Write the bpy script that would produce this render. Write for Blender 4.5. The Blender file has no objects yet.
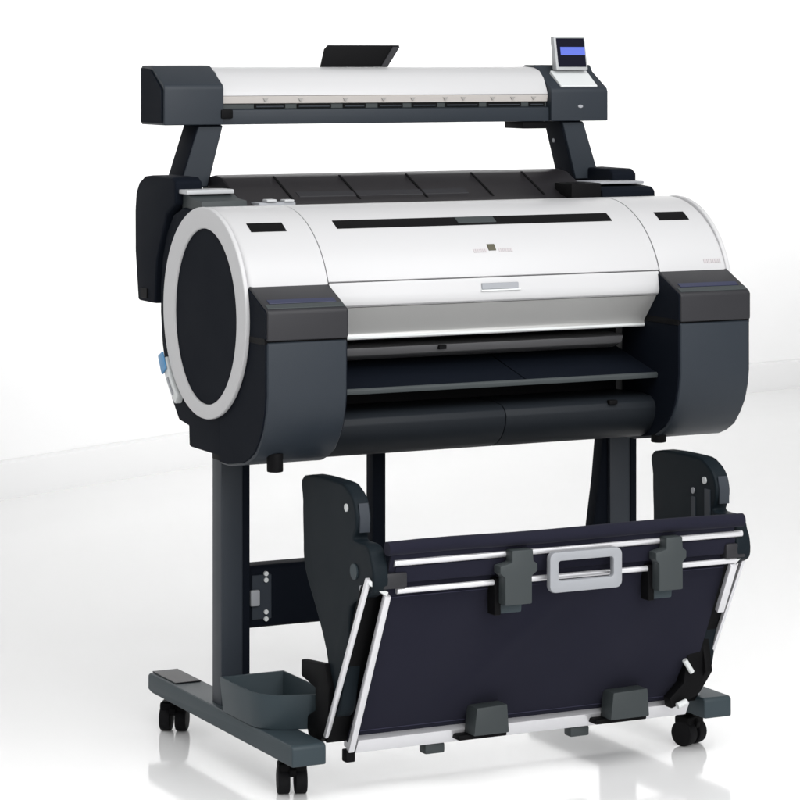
import bpy, bmesh, math, random
from mathutils import Vector, Matrix
random.seed(4)
R = math.radians
scene = bpy.context.scene
COL = scene.collection

# ------------------------------------------------------------------ materials
def mat(name, col, rough=.5, metal=0., spec=.5, bump=None, mottle=0., coat=0., emit=None):
    m = bpy.data.materials.new(name); m.use_nodes = True
    nt = m.node_tree; b = nt.nodes['Principled BSDF']
    b.inputs['Base Color'].default_value = (*col, 1)
    b.inputs['Roughness'].default_value = rough
    b.inputs['Metallic'].default_value = metal
    b.inputs['Specular IOR Level'].default_value = spec
    b.inputs['Coat Weight'].default_value = coat
    tc = nt.nodes.new('ShaderNodeTexCoord')
    if bump:
        scale, strength, dist = bump
        n = nt.nodes.new('ShaderNodeTexNoise'); n.inputs['Scale'].default_value = scale
        n.inputs['Detail'].default_value = 3
        bp = nt.nodes.new('ShaderNodeBump'); bp.inputs['Strength'].default_value = strength
        bp.inputs['Distance'].default_value = dist
        nt.links.new(tc.outputs['Object'], n.inputs['Vector'])
        nt.links.new(n.outputs['Fac'], bp.inputs['Height'])
        nt.links.new(bp.outputs['Normal'], b.inputs['Normal'])
    if mottle:
        n = nt.nodes.new('ShaderNodeTexNoise'); n.inputs['Scale'].default_value = 7
        n.inputs['Detail'].default_value = 5
        mr = nt.nodes.new('ShaderNodeMapRange')
        mr.inputs['To Min'].default_value = rough - mottle; mr.inputs['To Max'].default_value = rough + mottle
        nt.links.new(tc.outputs['Object'], n.inputs['Vector'])
        nt.links.new(n.outputs['Fac'], mr.inputs['Value'])
        nt.links.new(mr.outputs['Result'], b.inputs['Roughness'])
    if emit:
        b.inputs['Emission Color'].default_value = (*emit[0], 1)
        b.inputs['Emission Strength'].default_value = emit[1]
    return m

M = {}
M['dark'] = mat('charcoal_plastic', (.018, .0235, .031), .46, spec=.25, bump=(700, .3, .0005), mottle=.09)
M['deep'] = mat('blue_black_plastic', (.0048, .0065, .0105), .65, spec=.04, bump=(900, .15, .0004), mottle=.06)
M['lower'] = mat('shadow_grey_plastic', (.0105, .013, .0165), .52, spec=.16, bump=(900, .15, .0004), mottle=.06)
M['lid'] = mat('warm_charcoal_plastic', (.0205, .0205, .0235), .42, spec=.25, bump=(900, .12, .0004), mottle=.05)
M['black'] = mat('black_plastic', (.0045, .0045, .005), .55, spec=.06, bump=(600, .1, .0004))
M['roll'] = mat('brown_black_satin', (.012, .0108, .0125), .38, spec=.4, mottle=.08)
M['white'] = mat('white_gloss_plastic', (.48, .48, .487), .34, spec=.3, mottle=.04)
M['cream'] = mat('warm_white_plastic', (.43, .405, .385), .45)
M['silver'] = mat('brushed_silver_paint', (.56, .56, .55), .38, metal=.45, mottle=.05)
M['steel'] = mat('bright_steel', (.66, .66, .68), .3, metal=.5)
M['grey'] = mat('mid_grey_plastic', (.27, .28, .30), .45, bump=(700, .1, .0004))
M['railgrey'] = mat('dark_zinc', (.13, .13, .135), .4, metal=.3)
M['ear'] = mat('slate_moulding', (.0075, .0115, .015), .5, spec=.07, bump=(700, .2, .0005), mottle=.08)
M['pale'] = mat('pale_grey_plastic', (.58, .60, .60), .45)
M['clip'] = mat('grey_green_plastic', (.034, .041, .043), .5, spec=.3, bump=(700, .1, .0004))
M['metal'] = mat('slate_powder_coat', (.027, .033, .042), .46, spec=.26, bump=(500, .15, .0005), mottle=.06)
M['foot'] = mat('teal_grey_powder_coat', (.031, .045, .053), .48, spec=.25, bump=(500, .15, .0005), mottle=.06)
M['tyre'] = mat('black_rubber', (.006, .006, .007), .65, spec=.12)
M['markgrey'] = mat('guide_print', (.27, .26, .25), .5)
M['thread'] = mat('navy_thread', (.03, .03, .05), .8, spec=.05)
M['bezel'] = mat('bezel_grey', (.33, .34, .35), .4)
M['trim'] = mat('light_trim', (.42, .43, .44), .45)
M['blue'] = mat('blue_plastic', (.06, .22, .42), .35)
M['badge'] = mat('olive_badge', (.07, .065, .04), .4)
M['inkmark'] = mat('pale_print', (.44, .41, .42), .5)
M['lidstripe'] = mat('dark_blue_strip', (.012, .016, .050), .35)
M['display'] = mat('display_glass', (.003, .003, .006), .3, spec=.08, emit=((.01, .012, .04), .3))
M['lit'] = mat('lit_blue_screen', (.02, .03, .1), .2, emit=((.13, .19, .80), .85))

# navy cloth with a woven bump
def cloth():
    m = mat('navy_cloth', (.022, .020, .036), .85, spec=.05)
    nt = m.node_tree; b = nt.nodes['Principled BSDF']
    b.inputs['Sheen Weight'].default_value = .05
    tc = nt.nodes.new('ShaderNodeTexCoord')
    w1 = nt.nodes.new('ShaderNodeTexWave'); w1.bands_direction = 'X'; w1.inputs['Scale'].default_value = 260
    w2 = nt.nodes.new('ShaderNodeTexWave'); w2.bands_direction = 'Z'; w2.inputs['Scale'].default_value = 260
    a = nt.nodes.new('ShaderNodeMath'); a.operation = 'ADD'
    bp = nt.nodes.new('ShaderNodeBump'); bp.inputs['Strength'].default_value = .25; bp.inputs['Distance'].default_value = .0005
    for w in (w1, w2): nt.links.new(tc.outputs['Object'], w.inputs['Vector'])
    nt.links.new(w1.outputs['Fac'], a.inputs[0]); nt.links.new(w2.outputs['Fac'], a.inputs[1])
    nt.links.new(a.outputs[0], bp.inputs['Height']); nt.links.new(bp.outputs['Normal'], b.inputs['Normal'])
    n = nt.nodes.new('ShaderNodeTexNoise'); n.inputs['Scale'].default_value = 5; n.inputs['Detail'].default_value = 6
    cr = nt.nodes.new('ShaderNodeValToRGB')
    cr.color_ramp.elements[0].color = (.0095, .0100, .0185, 1); cr.color_ramp.elements[1].color = (.0150, .0150, .0260, 1)
    nt.links.new(tc.outputs['Object'], n.inputs['Vector']); nt.links.new(n.outputs['Fac'], cr.inputs['Fac'])
    nt.links.new(cr.outputs['Color'], b.inputs['Base Color'])
    return m
M['cloth'] = cloth()

M['floor'] = mat('polished_white_floor', (.86, .86, .86), .09, spec=.38, bump=(3, .03, .002), mottle=.03)
M['wall'] = mat('matte_white_backdrop', (.92, .92, .92), .8, spec=.1, bump=(60, .05, .001))
M['plinth'] = mat('off_white_riser', (.86, .86, .86), .7, spec=.1, bump=(60, .05, .001))

# ------------------------------------------------------------------ mesh helpers
def bevel(bm, w, seg=2, ang=28):
    if w <= 0: return bm
    es = [e for e in bm.edges if len(e.link_faces) == 2 and e.calc_face_angle(0) > R(ang)]
    if es:
        bmesh.ops.bevel(bm, geom=es, offset=w, offset_type='OFFSET', segments=seg, profile=.6,
                        affect='EDGES', clamp_overlap=True)
    return bm

def new(): return bmesh.new()

def join(dst, src):
    me = bpy.data.meshes.new('tmp'); src.to_mesh(me); src.free()
    dst.from_mesh(me); bpy.data.meshes.remove(me); return dst

def prism(poly, a, b, axis='x', bev=.003, seg=2):
    """closed outline extruded along an axis: x -> (y,z), y -> (x,z), z -> (x,y)"""
    bm = new()
    def co(p, t):
        if axis == 'x': return (t, p[0], p[1])
        if axis == 'y': return (p[0], t, p[1])
        return (p[0], p[1], t)
    lo = [bm.verts.new(co(p, a)) for p in poly]; hi = [bm.verts.new(co(p, b)) for p in poly]
    n = len(poly)
    bm.faces.new(lo); bm.faces.new(hi[::-1])
    for i in range(n):
        bm.faces.new((lo[i], hi[i], hi[(i+1) % n], lo[(i+1) % n]))
    bmesh.ops.recalc_face_normals(bm, faces=bm.faces[:])
    return bevel(bm, bev, seg)

def box(x0, x1, y0, y1, z0, z1, bev=.003, seg=2):
    return prism([(x0, y0), (x1, y0), (x1, y1), (x0, y1)], z0, z1, 'z', bev, seg)

def tube(pts, r, n=14, caps=True):
    """round bar through a list of points"""
    bm = new(); rings = []
    pts = [Vector(p) for p in pts]
    for i, p in enumerate(pts):
        d = (pts[min(i+1, len(pts)-1)] - pts[max(i-1, 0)]).normalized()
        up = Vector((0, 0, 1)) if abs(d.z) < .9 else Vector((1, 0, 0))
        u = d.cross(up).normalized(); v = u.cross(d).normalized()
        rings.append([bm.verts.new(p + r*(math.cos(2*math.pi*k/n)*u + math.sin(2*math.pi*k/n)*v)) for k in range(n)])
    for i in range(len(rings)-1):
        for k in range(n):
            bm.faces.new((rings[i][k], rings[i][(k+1) % n], rings[i+1][(k+1) % n], rings[i+1][k]))
    if caps:
        bm.faces.new(rings[0]); bm.faces.new(rings[-1][::-1])
    bmesh.ops.recalc_face_normals(bm, faces=bm.faces[:])
    return bm

def flatbar(p, q, w, t, wdir):
    """rectangular bar from p to q, width w along wdir, thickness t across"""
    p, q = Vector(p), Vector(q); d = (q-p).normalized()
    u = Vector(wdir).normalized(); v = d.cross(u).normalized(); u = v.cross(d).normalized()
    bm = new(); rr = []
    for c in (p, q):
        rr.append([bm.verts.new(c + a*u*w/2 + b*v*t/2) for a, b in ((-1,-1),(1,-1),(1,1),(-1,1))])
    bm.faces.new(rr[0]); bm.faces.new(rr[1][::-1])
    for k in range(4): bm.faces.new((rr[0][k], rr[1][k], rr[1][(k+1)%4], rr[0][(k+1)%4]))
    bmesh.ops.recalc_face_normals(bm, faces=bm.faces[:])
    return bevel(bm, min(w, t)*.22)

def obj(name, bm, m, parent=None, base=None, sharp=32):
    """link a bmesh as one object; its mesh is kept relative to the base point of its thing"""
    if base is not None: bmesh.ops.translate(bm, verts=bm.verts[:], vec=-Vector(base))
    for f in bm.faces: f.smooth = True
    for e in bm.edges:
        e.smooth = not (len(e.link_faces) == 2 and e.calc_face_angle(0) > R(sharp))
    me = bpy.data.meshes.new(name); bm.to_mesh(me); bm.free()
    me.materials.append(M[m])
    o = bpy.data.objects.new(name, me); COL.objects.link(o)
    if parent: o.parent = parent
    return o

def thing(name, label, cat, loc):
    o = bpy.data.objects.new(name, None); COL.objects.link(o)
    o.location = loc; o['label'] = label; o['category'] = cat
    o.empty_display_size = .05
    return o

# ================================================================== THE PRINTER
PB = (.5, .28, .583)
pr = thing('wide_format_printer',
           'white barrel shaped printer with charcoal front covers, standing on the wheeled stand',
           'printer', PB)
def P(name, bm, m, parent=None, **k): return obj(name, bm, m, parent or pr, PB, **k)

CY, CZ, AY, AZ = .281, .849, .215, .193
def surf(t, off=0.):
    """point (y,z) on the barrel; t in degrees up from the front"""
    c, s = math.cos(R(t)), math.sin(R(t))
    n = Vector((-c/AY, s/AZ)).normalized()
    return (CY - AY*c + n.x*off, CZ + AZ*s + n.y*off)

def patch(x0, x1, t0, t1, lo, hi, bev=.0006, n=6):
    ts = [t0 + (t1-t0)*i/n for i in range(n+1)]
    return prism([surf(t, lo) for t in ts] + [surf(t, hi) for t in ts[::-1]], x0, x1, 'x', bev, 1)

# dark side panels: the round rear outline of each end, flat at the bottom
side_poly = [(.20, .590), (.376, .590), (.379, .628), (.428, .634), (.462, .668), (.492, .715), (.512, .77),
             (.521, .83), (.521, .88), (.510, .94), (.488, .985), (.455, 1.02), (.41, 1.035), (.33, 1.03), (.10, .92), (.06, .85), (.06, .64)]
P('side_panel', prism(side_poly, .004, .15, 'x', .006, 3), 'deep')
P('side_panel', prism(side_poly, .851, .996, 'x', .006, 3), 'deep')

# white ends of the barrel
N = 72
def ell(ay, az, cy=CY, cz=CZ, n=N): return [(cy - ay*math.cos(2*math.pi*i/n), cz + az*math.sin(2*math.pi*i/n)) for i in range(n)]
for x0, x1 in ((-.004, .1515), (.8495, 1.002)):
    # rounded on the outer rim only
    bm = prism([(y if y < CY else CY+(y-CY)*.95, z) for y, z in ell(AY, AZ)], x0, x1, 'x', 0)
    outer = x0 if x0 < .5 else x1
    es = [e for e in bm.edges if all(abs(v.co.x-outer) < 1e-5 for v in e.verts)]
    bmesh.ops.bevel(bm, geom=es, offset=.010, segments=4, profile=.5, affect='EDGES')
    e = P('end_cover', bm, 'white', sharp=40)
    if x0 < .5:
        P('grip_slot', patch(.033, .103, 52.5, 60, -.004, .0012), 'black', e)
    else:
        P('grip_slot', patch(.893, .960, 52.5, 60, -.004, .0012), 'black', e)
        # faint grey lettering smear (illegible model mark) beside the right cover
        bm = new(); x = .951
        while x < .990:
            w = random.choice((.0022, .003, .004))
            join(bm, patch(x, x+w, 22.2, 24.6, -.001, .0009, 0, 1)); x += w+.0013
        P('printed_mark', bm, 'inkmark', e)

# the big round end discs, set in a white ring
def annulus(ay0, az0, c0, ay1, az1, c1, xa, xb):
    bm = new(); n = 96
    def ring(ay, az, c, x): return [bm.verts.new((x, c[0]-ay*math.cos(2*math.pi*i/n), c[1]+az*math.sin(2*math.pi*i/n))) for i in range(n)]
    a, b, c_, d = ring(ay0, az0, c0, xa), ring(ay1, az1, c1, xa), ring(ay1, az1, c1, xb), ring(ay0, az0, c0, xb)
    for p, q in ((a, b), (b, c_), (c_, d), (d, a)):
        for i in range(n): bm.faces.new((p[i], p[(i+1)%n], q[(i+1)%n], q[i]))
    bmesh.ops.recalc_face_normals(bm, faces=bm.faces[:])
    return bevel(bm, .003, 3, 50)
for sx in (-1, 1):
    xa, xb = (-.012, -.003) if sx < 0 else (1.001, 1.010)
    rg = P('end_ring', annulus(.148, .161, (.262, .843), .198, .194, (.268, CZ), xa, xb), 'white', sharp=40)
    xd = (-.008, -.0045) if sx < 0 else (1.0025, 1.006)
    P('end_disc', prism(ell(.1505, .1635, .262, .843, 96), *xd, 'x', .0012, 1), 'deep', rg, sharp=40)

# main lid: barrel surface, then a flatter flap below the seam
def shell(profile, thick, x0, x1, bev=.0015):
    inner = []
    for i, p in enumerate(profile):
        a = Vector(profile[max(i-1, 0)]); b = Vector(profile[min(i+1, len(profile)-1)])
        d = (b-a).normalized(); inner.append((p[0] + d.y*thick, p[1] - d.x*thick))
    return prism(profile + inner[::-1], x0, x1, 'x', bev, 2)
top_prof = [surf(t) for t in [19.4] + list(range(22, 126, 4))]
lid = P('top_cover', shell(top_prof, .012, .1535, .8475), 'white', sharp=40)
P('long_slot', patch(.205, .788, 53.2, 60.6, -.004, .0012, n=4), 'black', lid)
P('slot_latch', patch(.457, .538, 54.6, 60.2, 0, .0022, n=4), 'clip', lid)
P('badge', patch(.4935, .5095, 34.4, 38.6, 0, .0012, n=3), 'badge', lid)
for xs in ((.462, .489), (.515, .541)):
    bm = new(); x = xs[0]
    while x < xs[1]:
        w = random.choice((.002, .003, .0036)); join(bm, patch(x, x+w, 33.4, 35.6, -.001, .0007, 0, 1)); x += w+.0011
    P('printed_mark', bm, 'inkmark', lid)
# front flap with rounded nose
flap_prof = [(surf(18.6)[0]+.001, surf(18.6)[1]), (.0765, .902), (.0735, .888), (.072, .877), (.0745, .869), (.080, .865)]
flap = P('front_flap', shell(flap_prof[::-1], .010, .1545, .8465, .001), 'white')
P('finger_recess', prism([(.0725, .9005), (.0715, .889), (.09, .889), (.09, .9005)], .463, .540, 'x', .001, 1), 'grey', flap)
P('recess_lip', prism([(.0705, .8888), (.0695, .8862), (.08, .8862), (.08, .8888)], .461, .5435, 'x', .0006, 1), 'pale', flap)
P('silver_strip', prism([(.0815, .8645), (.128, .812), (.126, .802), (.150, .802), (.150, .84), (.10, .8655)], .1555, .8455, 'x', .002, 2), 'silver')
P('strip_edge', prism([(.1255, .8085), (.1235, .8045), (.126, .8015), (.140, .8008), (.140, .8018), (.127, .8025)], .157, .844, 'x', .0005, 1), 'pale')

# body block behind everything between the two ends
P('core_housing', prism([(.24, .60), (.44, .60), (.48, .72), (.48, .95), (.42, 1.01), (.24, 1.0)], .152, .849, 'x', .004), 'black')
# grey paper guide rail with its small sensor mark, inside the mouth
rail = P('guide_rail', prism([(.150, .783), (.158, .768), (.19, .757), (.24, .757), (.24, .787), (.19, .787)], .156, .812, 'x', .002), 'railgrey')
P('sensor', box(.412, .428, .1465, .155, .774, .782, .001, 1), 'black', rail)
# output tray sloping to the front, in two leaves
tray = P('output_tray', prism([(.245, .757), (.085, .718), (.080, .714), (.082, .708), (.245, .735)], .156, .560, 'x', .002), 'deep')
P('output_tray', prism([(.245, .757), (.085, .718), (.080, .714), (.082, .708), (.245, .735)], .5625, .846, 'x', .002), 'deep')
P('tray_edge', prism([(.083, .7185), (.0782, .7145), (.080, .7065), (.0845, .7085)], .157, .846, 'x', .001, 1), 'clip', tray)
# lower front panel, curved under
low = [(.135, .673), (.104, .670), (.091, .662), (.086, .651), (.088, .636), (.095, .621), (.106, .608), (.121, .597), (.140, .589), (.17, .585), (.30, .585), (.30, .668)]
lp = P('lower_panel', prism(low, .156, .520, 'x', .002), 'lower')
P('lower_panel', prism(low, .5215, .8465, 'x', .002), 'lower')
P('catch', box(.742, .760, .0835, .095, .660, .6685, .002, 2), 'black', lp)
P('base_plate', box(.16, .84, .22, .372, .580, .5845, .001), 'black')
for x, y in ((.04, .06), (.86, .10), (.06, .34), (.92, .34)):
    P('rubber_foot', prism([(x + .015*math.cos(k*.5236), y + .015*math.sin(k*.5236)) for k in range(12)], .581, .615, 'z', .003), 'black')

# ink tank covers at both ends of the front
ink_poly = [(0, .817), (0, .722), (.004, .695), (.014, .663), (.029, .638), (.049, .615), (.075, .600), (.102, .590), (.174, .579), (.215, .579), (.215, .817)]
lid_poly = [(-.003, .8195), (-.003, .869), (.001, .8745), (.079, .910), (.09, .9115), (.20, .9115), (.20, .8195)]
for x0, x1 in ((-.001, .1535), (.8475, 1.001)):
    it = P('ink_tank_cover', prism(ink_poly, x0, x1, 'x', .005, 3), 'dark')
    l = P('lid', prism(lid_poly, x0-.001, x1+.0005, 'x', .004, 3), 'lid', it)
    P('gasket', box(x0-.0035, x1+.003, .0045, .198, .812, .824, .001, 1), 'black', it)
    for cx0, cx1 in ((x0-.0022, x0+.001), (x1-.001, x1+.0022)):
        P('side_shade', prism([(.004, .814), (.004, .722), (.008, .695), (.018, .664), (.033, .640), (.053, .618), (.078, .604), (.104, .594), (.174, .583), (.212, .583), (.212, .814)], cx0, cx1, 'x', .0008, 1), 'deep', it)  # near-black plates paint shade onto the cover's side faces
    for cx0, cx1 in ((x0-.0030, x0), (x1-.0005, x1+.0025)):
        P('lid_shade', prism([(.001, .8225), (.001, .868), (.004, .872), (.080, .9065), (.196, .9085), (.196, .8225)], cx0, cx1, 'x', .0008, 1), 'deep', l)  # the lid's sides get their shade from dark plates as well
    d = Vector((.078, .0355)).normalized(); nrm = Vector((-d.y, d.x)); o0 = Vector((.001, .8745))
    def lp_(s, off): q = o0 + d*s + nrm*off; return (q.x, q.y)
    P('lid_stripe', prism([lp_(.020, .0012), lp_(.034, .0012), lp_(.034, -.003), lp_(.020, -.003)], x0+.012, x1-.012, 'x', .0005, 1), 'lidstripe', l)
    P('lid_nose', prism([lp_(.002, .0016), lp_(.017, .0016), lp_(.017, -.003), lp_(.002, -.003)], x0+.002, x1-.0025, 'x', .0006, 1), 'clip', l)

# rear roll cover rising behind the barrel
rear_poly = [(.33, 1.005), (.345, 1.038), (.375, 1.046), (.42, 1.066), (.465, 1.086), (.50, 1.091), (.535, 1.086), (.57, 1.06), (.60, 1.0), (.60, .80), (.55, .66), (.42, .62), (.40, 1.0)]
rc = P('roll_cover', prism(rear_poly, .108, .868, 'x', .004, 3), 'roll')
for x in (.215, .355, .50, .645, .76):
    P('cover_seam', prism([(.372, 1.0465), (.421, 1.0685), (.467, 1.0885), (.467, 1.084), (.421, 1.064), (.372, 1.042)], x, x+.004, 'x', 0, 1), 'black', rc)
P('cover_band', prism([(.385, 1.0520), (.404, 1.0605), (.404, 1.055), (.385, 1.047)], .235, .60, 'x', .0008, 1), 'lid', rc)
# corner decks at both ends of the roll cover
dk = P('corner_deck', prism([(.33, 1.0), (.335, 1.05), (.37, 1.052), (.40, 1.060), (.43, 1.060), (.43, 1.0)], .012, .105, 'x', .003), 'clip')
P('deck_trim', box(.004, .100, .385, .44, 1.0605, 1.0685, .002), 'trim', dk)
lt = P('latch', box(.125, .200, .325, .365, 1.028, 1.045, .002), 'grey', dk)
P('latch_tab', box(.14, .16, .322, .345, 1.0455, 1.051, .002), 'trim', dk)
P('latch_tab', box(.176, .196, .322, .345, 1.0455, 1.050, .002), 'trim', dk)
dk2 = P('corner_deck', prism([(.33, .99), (.333, 1.050), (.345, 1.058), (.42, 1.063), (.45, 1.063), (.45, .99)], .872, .994, 'x', .003), 'deep')
P('deck_trim', box(.868, .985, .36, .44, 1.0635, 1.0685, .002), 'grey', dk2)
P('connector_box', box(.80, .868, .33, .40, 1.02, 1.068, .003), 'black', dk2)

# roll lever on the left flank: pale link with a blue tip
def arc(r0, r1, a0, a1, n=8):
    pt = lambda r, a: (CY + r*math.cos(R(a)), CZ + r*math.sin(R(a)))
    return [pt(r0, a0+(a1-a0)*i/n) for i in range(n+1)] + [pt(r1, a1-(a1-a0)*i/n) for i in range(n+1)]
lv = P('roll_lever', prism(arc(.200, .222, -29, -55), -.012, .003, 'x', .003), 'pale')
P('lever_tip', prism(arc(.201, .224, -26, -36), -.0165, -.0125, 'x', .0015), 'blue', lv)
P('lever_slot', prism(arc(.208, .214, -40, -51), -.014, -.0125, 'x', .0005, 1), 'grey', lv)

# ================================================================== THE SCANNER
SB = (.5, .57, 1.09)
sc = thing('wide_format_scanner',
           'slim white scanner bar with charcoal end caps and small screen above the printer',
           'scanner', SB)
def S(name, bm, m, parent=None, **k): return obj(name, bm, m, parent or sc, SB, **k)
S('scan_bed', prism([(.522, 1.187), (.522, 1.2155), (.530, 1.217), (.64, 1.217), (.64, 1.187)], .134, .857, 'x', .003), 'dark')
S('bed_core', box(.136, .855, .545, .635, 1.2175, 1.240, 0), 'black')
cover = S('scan_cover', prism([(.527, 1.2425), (.531, 1.252), (.545, 1.276), (.562, 1.290), (.585, 1.2965), (.62, 1.2985), (.64, 1.296), (.64, 1.2425)], .134, .857, 'x', .002), 'white')
strip = S('feed_strip', prism([(.530, 1.2275), (.527, 1.2420), (.60, 1.2420), (.60, 1.2275)], .134, .857, 'x', .0008, 1), 'cream')
for x in (.227, .302, .399, .483, .548, .621, .662, .729, .775, .824):
    w = .011
    S('guide_mark', prism([(x-w/2, 1.2375), (x+w/2, 1.2375), (x+.001, 1.2315), (x-.001, 1.2315)], .5266, .531, 'y', 0, 1), 'markgrey', strip)
sl = [(.205,.271),(.296,.370),(.396,.446),(.473,.528),(.548,.605),(.623,.700),(.718,.797),(.815,.852)]
bed_lip = S('feed_lip', box(.134, .857, .534, .60, 1.2172, 1.2272, .0006, 1), 'clip')
for a, b in sl:
    S('feed_slot', box(a, b, .5318, .54, 1.2182, 1.2264, .0004, 1), 'black', bed_lip)
    S('feed_roller', tube([(a+.004, .5335, 1.2212), (b-.004, .5335, 1.2212)], .0022, 10), 'dark', bed_lip)
cap_poly = [(.515, 1.187), (.515, 1.258), (.519, 1.265), (.578, 1.299), (.588, 1.302), (.632, 1.302), (.637, 1.298), (.637, 1.187)]
c1 = S('end_cap', prism(cap_poly, .010, .1335, 'x', .004, 3), 'dark')
c2 = S('end_cap', prism([(y, z-(.010 if z > 1.25 and y < .58 else 0)) for y, z in cap_poly], .858, .992, 'x', .004, 3), 'dark')
S('side_plate', prism([(.521, 1.191), (.521, 1.256), (.58, 1.294), (.63, 1.297), (.63, 1.191)], .0065, .0095, 'x', .001, 1), 'deep', c1)
S('hinge_cap', box(.127, .152, .512, .53, 1.199, 1.2165, .003), 'black', c1)
S('status_light', prism([(.926 + .006*math.cos(k*.5236), 1.217 + .0035*math.sin(k*.5236)) for k in range(12)], .5132, .517, 'y', .0006, 1), 'grey', c2)
# control panel on the sloping top of the right cap
d = Vector((.059, .034)).normalized(); nr = Vector((-d.y, d.x)); o0 = Vector((.519, 1.256))
def cp(s, off): q = o0 + d*s + nr*off; return (q.x, q.y)
S('control_panel', prism([cp(.002, .0025), cp(.058, .0065), cp(.058, -.002), cp(.002, -.002)], .884, .970, 'x', .001, 1), 'pale', c2)
# tilting screen
ts = S('touch_screen', prism([(.548, 1.2915), (.562, 1.361), (.576, 1.361), (.566, 1.2915)], .889, .964, 'x', .003), 'bezel')
tilt = Vector((.014, .0695)).normalized(); tn = Vector((-tilt.y, tilt.x)); t0 = Vector((.548, 1.2915))
def tp(s, off): q = t0 + tilt*s + tn*off; return (q.x, q.y)
S('display', prism([tp(.0065, .0012), tp(.0665, .0012), tp(.0665, -.002), tp(.0065, -.002)], .8945, .9600, 'x', .0004, 1), 'display', ts)
S('menu_band', prism([tp(.031, .002), tp(.048, .002), tp(.048, .0), tp(.031, .0)], .902, .9595, 'x', .0002, 1), 'lit', ts)
# document guide standing on the cover
dg = S('document_guide', prism([(.375, 1.298), (.522, 1.298), (.529, 1.3105), (.548, 1.338), (.548, 1.342), (.392, 1.342), (.384, 1.334)], .588, .598, 'y', .0015), 'black')
S('guide_wing', prism([(.506, 1.300), (.521, 1.300), (.5475, 1.339), (.532, 1.339)], .584, .5875, 'y', .0008, 1), 'lid', dg)
# splayed support arms and their brackets
for s in (-1, 1):
    X = (lambda x: x) if s < 0 else (lambda x: 1.005 - x + .02)
    top = [(X(.084), 1.1865), (X(.138), 1.1865)]; bot = [(X(.106), 1.066), (X(.044), 1.066)]
    a = S('support_arm', prism(top + bot, .528, .60, 'y', .004), 'deep')
    S('arm_lit_front', prism([(X(.0855), 1.1845), (X(.1345), 1.1845), (X(.1035), 1.068), (X(.047), 1.068)], .5255, .5285, 'y', .001, 1), 'dark', a)  # lighter plate paints the lit front; the darker arm colour shades the sides
    zz = [(.618, .846), (.634, .94), (.635, 1.02), (.630, 1.055), (.612, 1.076), (.585, 1.088), (.55, 1.091), (.44, 1.091), (.425, 1.083), (.425, 1.04), (.47, 1.02), (.52, .93), (.53, .846)]
    xs = (-.004, .052) if s < 0 else (.950, 1.006)
    b = S('arm_bracket', prism(zz, *xs, 'x', .006, 3), 'deep')
    if s < 0: S('cable_clip', box(-.0065, -.0035, .565, .60, .853, .872, .001, 1), 'black', b)
    else: S('screw', tube([(.896, .575, 1.146), (.905, .575, 1.146)], .0042, 12), 'grey', a)
S('arm_mount', box(.80, .858, .53, .61, 1.172, 1.1865, .002), 'black')

# ================================================================== THE STAND
TB = (.5, .33, 0)
st = thing('printer_stand',
           'dark slate metal stand on castors with grey storage tub, under the printer',
           'printer stand', TB)
def T(name, bm, m, parent=None, **k): return obj(name, bm, m, parent or st, TB, **k)
for i, (x0, x1) in enumerate(((.053, .109), (.892, .951))):
    lg = T('leg', box(x0, x1, .337, .382, .098, .5715, .004), 'metal')
    T('leg_cover', box(x1-.013, x1+.001, .3345, .3365, .13, .565, .0008, 1), 'deep', lg)
    T('top_bracket', box(x0-.004, x1+.004, .325, .372, .5655, .5855, .002), 'black', lg)
T('leg_gusset', prism([(.858, .38), (.8915, .38), (.8915, .577), (.881, .577), (.872, .48)], .345, .378, 'y', .003), 'deep')
T('support_post', box(.378, .406, .36, .390, .36, .577, .003), 'deep')
foot_yz = [(-.012, .070), (-.012, .103), (-.006, .108), (.67, .108), (.68, .103), (.68, .074), (.66, .070)]
for x0, x1 in ((.041, .107), (.893, .953)):
    f = T('foot', prism(foot_yz, x0, x1, 'x', .005, 3), 'foot')
    T('foot_cap', prism([(.55, .1083), (.672, .1083), (.672, .1105), (.55, .1105)], x0+.006, x1-.006, 'x', .001, 1), 'lid', f)
def caster(x, y, a):
    Mx = Matrix.Translation((x, y, 0)) @ Matrix.Rotation(a, 4, 'Z')
    bm2 = new(); join(bm2, tube([(0, 0, .046), (0, 0, .0705)], .009, 14))
    join(bm2, prism([(-.021, .034), (-.023, .046), (-.014, .056), (.008, .057), (.019, .050), (.023, .036), (.016, .024), (.008, .036), (-.008, .038)], -.006, .006, 'x', .0015, 2))
    join(bm2, box(-.026, .026, -.017, .017, .040, .058, .006, 3))
    bmesh.ops.transform(bm2, matrix=Mx, verts=bm2.verts[:])
    c = T('caster', bm2, 'black')
    for s in (-1, 1):
        w = prism([(.0245*math.cos(2*math.pi*k/28), .0245 + .0245*math.sin(2*math.pi*k/28)) for k in range(28)], s*.0045, s*.0265, 'x', .004, 3)
        bmesh.ops.transform(w, matrix=Mx, verts=w.verts[:])
        wh = T('wheel', w, 'tyre', c)
for x, y, a in ((.083, .083, R(-18)), (.076, .628, R(-34)), (.918, .083, R(22)), (.924, .628, R(10))):
    caster(x, y, a)
bmx = prism([(.345, .250), (.345, .356), (.352, .362), (.392, .362), (.392, .245), (.352, .245)], .1125, .8855, 'x', .003)
be = T('cross_beam', bmx, 'deep')
T('beam_plate', box(.118, .158, .3425, .3455, .262, .345, .001, 1), 'metal', be)
for z in (.262, .275, .335, .347):
    T('screw', tube([(.146, .3395, z), (.146, .344, z)], .0045, 10), 'pale', be)
T('cable_plug', box(.113, .132, .336, .345, .288, .318, .003), 'grey', be)
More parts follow.
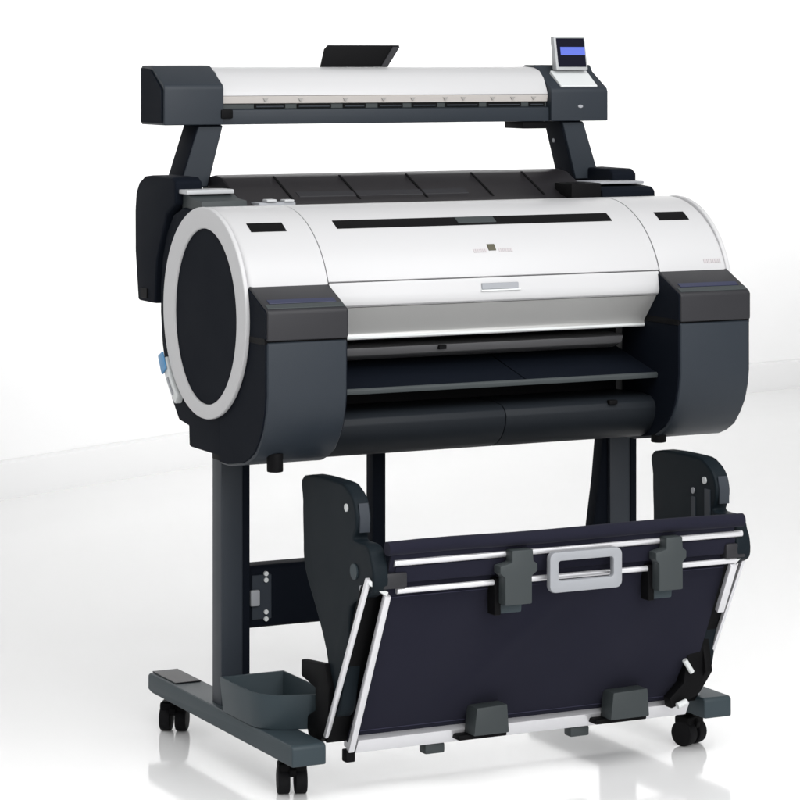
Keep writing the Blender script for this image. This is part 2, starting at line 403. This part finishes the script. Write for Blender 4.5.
# open storage tub standing on the left foot
def tub():
    bm = new()
    out = [(.034, .300), (.034, .165), (.040, .135), (.056, .112), (.078, .100), (.150, .076), (.161, .083), (.164, .100), (.164, .300)]
    cx, cy = .100, .2
    def ring(sc_, z, dz=0): return [bm.verts.new((cx+(x-cx)*sc_, cy+(y-cy)*sc_, z)) for x, y in out]
    r0 = ring(.94, .1085); r1 = ring(1, .172); r2 = ring(.94, .172); r3 = ring(.88, .116)
    n = len(out)
    for a, b in ((r0, r1), (r1, r2), (r2, r3)):
        for i in range(n): bm.faces.new((a[i], a[(i+1)%n], b[(i+1)%n], b[i]))
    bm.faces.new(r0[::-1]); bm.faces.new(r3)
    bmesh.ops.recalc_face_normals(bm, faces=bm.faces[:])
    return bevel(bm, .0025, 2, 35)
T('storage_tub', tub(), 'foot')
T('hinge_bracket', prism([(.12, .23), (.02, .24), (.0, .20), (.01, .12), (.045, .095), (.09, .1), (.10, .13), (.06, .15), (.06, .19), (.12, .2)], .118, .132, 'x', .003), 'black')
T('hinge_bracket', prism([(.852, .300), (.874, .302), (.884, .275), (.882, .215), (.876, .165), (.858, .125), (.800, .105), (.796, .125), (.826, .150), (.832, .19), (.845, .235)], -.045, -.020, 'y', .003), 'black')
T('hinge_pin', tube([(.806, -.055, .112), (.826, -.055, .118)], .006, 10), 'pale')
T('hinge_pin', tube([(.822, -.055, .196), (.838, -.055, .172)], .005, 10), 'pale')
T('hinge_bracket', prism([(.03, .28), (-.04, .24), (-.055, .17), (-.01, .12), (.03, .1), (.09, .1), (.10, .13), (.06, .15), (.03, .18), (.06, .25)], .868, .884, 'x', .003), 'black')

# ================================================================== THE BASKET
KB = (.51, 0, .06)
bk = thing('media_basket',
           'navy cloth basket in bright steel frame with grey handle, hung on the stand',
           'media basket', KB)
def K(name, bm, m, parent=None, **k): return obj(name, bm, m, parent or bk, KB, **k)
def pl(z, off=0.):            # basket front plane: y at height z, off = forward
    return -.147 + (.385-z)*.495 - off
# cloth: hung front, a little slack
def sheet():
    bm = new(); nx, nz = 110, 60; X0, X1 = .160, .862
    def pt(i, j, back):
        u, v = i/nx, j/nz; z = .098 + (.474-.098)*v; x = X0 + (X1-X0)*u
        if v < .05: z -= .004*math.sin(math.pi*u)
        slack = .010*math.sin(math.pi*v)*(.6+.4*math.sin(math.pi*u)) + .0030*math.sin(9*u+3*v)*math.sin(math.pi*v) + .0016*math.sin(23*u-5*v)*math.sin(math.pi*v) + .0035*math.exp(-((u-.5*v-.18)/.035)**2)*v*(1-v)*2 + .0030*math.exp(-((u+.42*v-.86)/.04)**2)*v*(1-v)*2
        y = pl(z) + (.022 if back else .017) - slack*.8
        if v > .83: y += (v-.83)*.02
        return (x, y, z)
    A = [[bm.verts.new(pt(i, j, 0)) for j in range(nz+1)] for i in range(nx+1)]
    B = [[bm.verts.new(pt(i, j, 1)) for j in range(nz+1)] for i in range(nx+1)]
    for i in range(nx):
        for j in range(nz):
            bm.faces.new((A[i][j], A[i+1][j], A[i+1][j+1], A[i][j+1])); bm.faces.new((B[i][j], B[i][j+1], B[i+1][j+1], B[i+1][j]))
    for i in range(nx):
        bm.faces.new((A[i][0], B[i][0], B[i+1][0], A[i+1][0])); bm.faces.new((A[i][nz], A[i+1][nz], B[i+1][nz], B[i][nz]))
    for j in range(nz):
        bm.faces.new((A[0][j], A[0][j+1], B[0][j+1], B[0][j])); bm.faces.new((A[nx][j], B[nx][j], B[nx][j+1], A[nx][j+1]))
    bmesh.ops.recalc_face_normals(bm, faces=bm.faces[:]); return bm
K('cloth_panel', sheet(), 'cloth')
# cloth rolled over the back of the basket: sagging floor and rear
K('cloth_roll', tube([(.152 + .726*i/12, -.164+.001*math.sin(i*1.3), .4695 + .001*math.sin(i*.9)) for i in range(13)], .0125, 16), 'cloth')
K('top_rod', tube([(.168, -.158, .443), (.880, -.158, .443)], .0060, 16), 'steel')
K('top_rod', tube([(.176, -.152, .393), (.872, -.152, .393)], .0052, 16), 'steel')
K('cloth_hem', prism([(pl(.432)+.012, .436), (pl(.406)+.007, .406), (pl(.406)+.014, .406), (pl(.432)+.02, .436)], .172, .868, 'x', .001, 1), 'cloth')
for zz in (.118, .378):
    K('stitch_line', prism([(pl(zz)+.0145 - .004*(zz>.3), zz), (pl(zz)+.0145 - .004*(zz>.3), zz+.0016), (pl(zz)+.02, zz+.0016), (pl(zz)+.02, zz)], .166, .856, 'x', 0, 1), 'thread')
# side rods: two parallel bars each side
for s in (-1, 1):
    xi, xo = (.158, .122) if s < 0 else (.866, .897)
    K('side_rod', flatbar((xi, pl(.387, .004), .387), (xi, pl(.086 if s < 0 else .292, .004), .086 if s < 0 else .292), .012 if s < 0 else .015, .011, (1, 0, 0)), 'steel')
    K('side_rod', flatbar((xo, -.152, .418), (xo, .021, .110), .0085 if s < 0 else .007, .009, (1, 0, 0)), 'steel')
    K('side_web', flatbar(((xi+xo)/2-s*.006, pl(.40)+.031, .40), ((xi+xo)/2-s*.006, pl(.10)+.031, .10), abs(xi-xo)+.011, .008, (1, 0, 0)), 'black')
    K('rod_bridge', flatbar((xo, -.150, .413), (xi, -.150, .389), .010, .008, (0, 1, 0)), 'pale')
    if s < 0: K('rod_end', box(xi-.009, xi+.009, -.006, .014, .066, .088, .003), 'black')
    K('corner_joint', box(xi-.020 if s > 0 else xi-.012, xi+.036 if s < 0 else xi+.024, -.160, -.125, .398, .426, .005), 'lid')
# bottom tray bar
bb = K('bottom_bar', prism([(-.012, .105), (.004, .110), (.05, .104), (.05, .082), (.012, .078), (.002, .080)], .170, .860, 'x', .002), 'steel')
for x in (.333, .634):
    K('bar_foot', box(x-.020, x+.020, .008, .034, .060, .0785, .004), 'clip', bb)
# clips
for w0, n0, w1, b0, b1 in ((.362, .386, .437, .372, .426), (.680, .702, .745, .687, .737)):
    c = K('clip', prism([(n0, .452), (w1-.009, .452), (w1-.008, .431), (w1, .426), (w1, .413), (b1, .405), (b1, .356), (b0, .356), (b0, .405), (w0, .413), (w0, .426), (n0, .431)], -.186, -.160, 'y', .003), 'clip')
    K('clip_tab', prism([(b0+.008, .354), (b1-.002, .354), (b1-.003, .336), (b0+.009, .336)], -.152, -.136, 'y', .003), 'foot', c)
    K('clip_shadow', box(b0-.006, b0+.006, -.158, -.130, .335, .40, .001, 1), 'black', c)  # black strip stands in for the shadow left of the clip
for a, b in ((.388, .450), (.672, .745)):
    c = K('clip', prism([(a, .148), (b, .150), (b+.004, .098), (a-.006, .098)], -.050, -.010, 'y', .003), 'clip')
    K('clip_tab', box(a-.026, b+.010, -.030, .004, .0875, .0975, .003), 'black', c)
# handle: a flat loop
h = new()
ho, hi_ = (.463, .611, .370, .442), (.481, .593, .391, .426)
def loop(y0, y1):
    bm = new()
    def rr(b, y, r):
        x0, x1, z0, z1 = b; pts = []
        for cx, cz, a0 in ((x1-r, z1-r, 0), (x0+r, z1-r, 90), (x0+r, z0+r, 180), (x1-r, z0+r, 270)):
            for k in range(5):
                a = R(a0+k*22.5); pts.append(bm.verts.new((cx+r*math.cos(a), y, cz+r*math.sin(a))))
        return pts
    a, b, c, d_ = rr(ho, y0, .012), rr(hi_, y0, .005), rr(hi_, y1, .005), rr(ho, y1, .012)
    for p, q in ((a, b), (b, c), (c, d_), (d_, a)):
        for i in range(len(p)): bm.faces.new((p[i], p[(i+1)%len(p)], q[(i+1)%len(p)], q[i]))
    bmesh.ops.recalc_face_normals(bm, faces=bm.faces[:])
    return bevel(bm, .003, 2, 50)
h.free()
hb = loop(-.184, -.170)
K('handle', hb, 'grey')
# moulded end supports that rise behind the basket
ear = [(.172, .398), (.180, .46), (.182, .52), (.176, .566), (.03, .574), (-.01, .566), (-.035, .548), (-.046, .52), (-.046, .482), (-.10, .478),
       (-.135, .462), (-.152, .44), (-.152, .405), (-.12, .388), (-.06, .36), (-.03, .30), (.0, .235), (.02, .17), (.05, .155), (.07, .18), (.075, .25), (.115, .32)]
def smooth(ps, n=4):
    out = []; m = len(ps)
    for i in range(m):
        p0, p1, p2, p3 = (Vector(ps[(i+k-1) % m]) for k in range(4))
        for k in range(n):
            t = k/n
            q = .5*((2*p1) + (p2-p0)*t + (2*p0-5*p1+4*p2-p3)*t*t + (3*p1-p0-3*p2+p3)*t**3)
            out.append((q.x, q.y))
    return out
def lean(y, z):
    k = min(1, max(0, (z-.455)/.04)); k = max(k, min(1, max(0, (y+.06)/.05)))
    return (y - .006 - .039*k, z - .006)
ear = [lean(y, z) for y, z in smooth(ear)]
for s in (-1, 1):
    x0, x1 = (.128, .158) if s < 0 else (.868, .900)
    e = K('end_support', prism(ear, x0, x1, 'x', .008, 4), 'ear')
    K('rim_highlight', prism([(-.0875, .539), (-.0945, .514), (-.0945, .488), (-.0905, .488), (-.0895, .514)], x0+.006, x1-.005, 'x', .0006, 1), 'metal', e)  # lighter strip painting a highlight along the support's front edge
    K('rivet', tube([(x0-.002, -.052, .527), (x0+.004, -.052, .527)], .007, 12), 'pale', e)
    if s > 0:
        K('rivet', tube([(x0-.002, -.012, .503), (x0+.004, -.012, .503)], .006, 12), 'grey', e)
        K('support_slot', box(x0-.0015, x0+.002, -.072, -.052, .44, .512, .0005, 1), 'metal', e)
        K('support_slot', box(x0-.0015, x0+.002, -.020, -.006, .44, .492, .0005, 1), 'metal', e)
    else:
        K('pivot', tube([(x0-.003, -.085, .42), (x0+.002, -.085, .42)], .014, 16), 'foot', e)
        K('rivet', tube([(x0-.003, -.115, .395), (x0+.002, -.115, .395)], .006, 12), 'grey', e)

# ================================================================== THE SETTING
def struct(name, bm, m, smooth=True):
    o = obj(name, bm, m); o['kind'] = 'structure'; return o
bm = new()
vs = [bm.verts.new(p) for p in ((-14, -9, 0), (16, -9, 0), (16, 14, 0), (-14, 14, 0))]; bm.faces.new(vs)
struct('floor', bm, 'floor')
# gently curving white backdrop with a low off-white riser along its foot
ctrl = [(-9, -1.6), (-6, -.02), (-3, 1.62), (-1, 2.72), (.753, 3.62), (1.52, 4.00), (2.6, 4.46), (3.4, 4.72), (4.2, 4.93), (4.7, 5.04), (6.5, 5.35), (9, 5.6), (12, 5.7)]
def spline(ps, n=8):
    out = []
    for i in range(len(ps)-1):
        p0, p1, p2, p3 = (Vector(ps[max(i-1, 0)]), Vector(ps[i]), Vector(ps[i+1]), Vector(ps[min(i+2, len(ps)-1)]))
        for k in range(n):
            t = k/n
            out.append(.5*((2*p1) + (p2-p0)*t + (2*p0-5*p1+4*p2-p3)*t*t + (3*p1-p0-3*p2+p3)*t**3))
    out.append(Vector(ps[-1])); return out
line = spline(ctrl)
def offs(l, d):
    o = []
    for i, p in enumerate(l):
        t = (l[min(i+1, len(l)-1)] - l[max(i-1, 0)]).normalized(); o.append(p + Vector((-t.y, t.x))*d)
    return o
def wallmesh(d0, d1, z0, z1, bev):
    a, b = offs(line, d0), offs(line, d1)
    return prism([tuple(p) for p in a] + [tuple(p) for p in b[::-1]], z0, z1, 'z', bev, 2)
struct('riser', wallmesh(0, .06, -.02, .108, .008), 'plinth')
struct('backdrop', wallmesh(.062, .18, -.02, 4.6, 0), 'wall')

# ================================================================== LIGHT
w = bpy.data.worlds.new('World'); scene.world = w; w.use_nodes = True
nt = w.node_tree; bg = nt.nodes['Background']; bg.inputs[0].default_value = (1, 1, 1, 1)
# studio surroundings: pale room, dimmer to the left of the printer
tc = nt.nodes.new('ShaderNodeTexCoord'); dt = nt.nodes.new('ShaderNodeVectorMath'); dt.operation = 'DOT_PRODUCT'
dt.inputs[1].default_value = (.93, -.30, .2)
mr = nt.nodes.new('ShaderNodeMapRange')
for k, v in (('From Min', -.75), ('From Max', .25), ('To Min', .33), ('To Max', .50)): mr.inputs[k].default_value = v
nt.links.new(tc.outputs['Generated'], dt.inputs[0]); nt.links.new(dt.outputs['Value'], mr.inputs['Value'])
nt.links.new(mr.outputs['Result'], bg.inputs[1])
def area(name, loc, target, sx, sy, power, col=(1, 1, 1), spread=180):
    l = bpy.data.lights.new(name, 'AREA'); l.shape = 'RECTANGLE'; l.size = sx; l.size_y = sy
    l.energy = power; l.color = col; l.spread = R(spread)
    o = bpy.data.objects.new(name, l); COL.objects.link(o); o.location = loc
    o.rotation_euler = (Vector(target)-Vector(loc)).to_track_quat('-Z', 'Y').to_euler()
    return o
area('overhead_softbox', (.2, -2.2, 3.2), (.3, -.6, 0), 4.6, 2.4, 142)
area('front_softbox', (.6, -5.2, 2.0), (.45, .2, .6), 3.6, 2.6, 138)
area('backdrop_lamp', (5.6, 2.35, 2.95), (4.2, 5.1, 1.9), 8.0, .5, 67, spread=69)

# ================================================================== CAMERA
th = R(26.338)
fwd = Vector((math.sin(th), math.cos(th), 0)); right = Vector((math.cos(th), -math.sin(th), 0))
cam = bpy.data.cameras.new('camera'); co = bpy.data.objects.new('camera', cam); COL.objects.link(co)
co.location = -5.0753*fwd + .2313*right + Vector((0, 0, 1.3167))
co.rotation_euler = (R(90), 0, -th)
cam.sensor_width = 36; cam.lens = 2896.9/800*36
cam.shift_y = -(400-57.77)/800
cam.clip_end = 200; cam.clip_start = .05
scene.camera = co
scene.render.resolution_x = scene.render.resolution_y = 1024
scene.view_settings.view_transform = 'Standard'
scene.view_settings.look = 'None'
scene.view_settings.exposure = 0
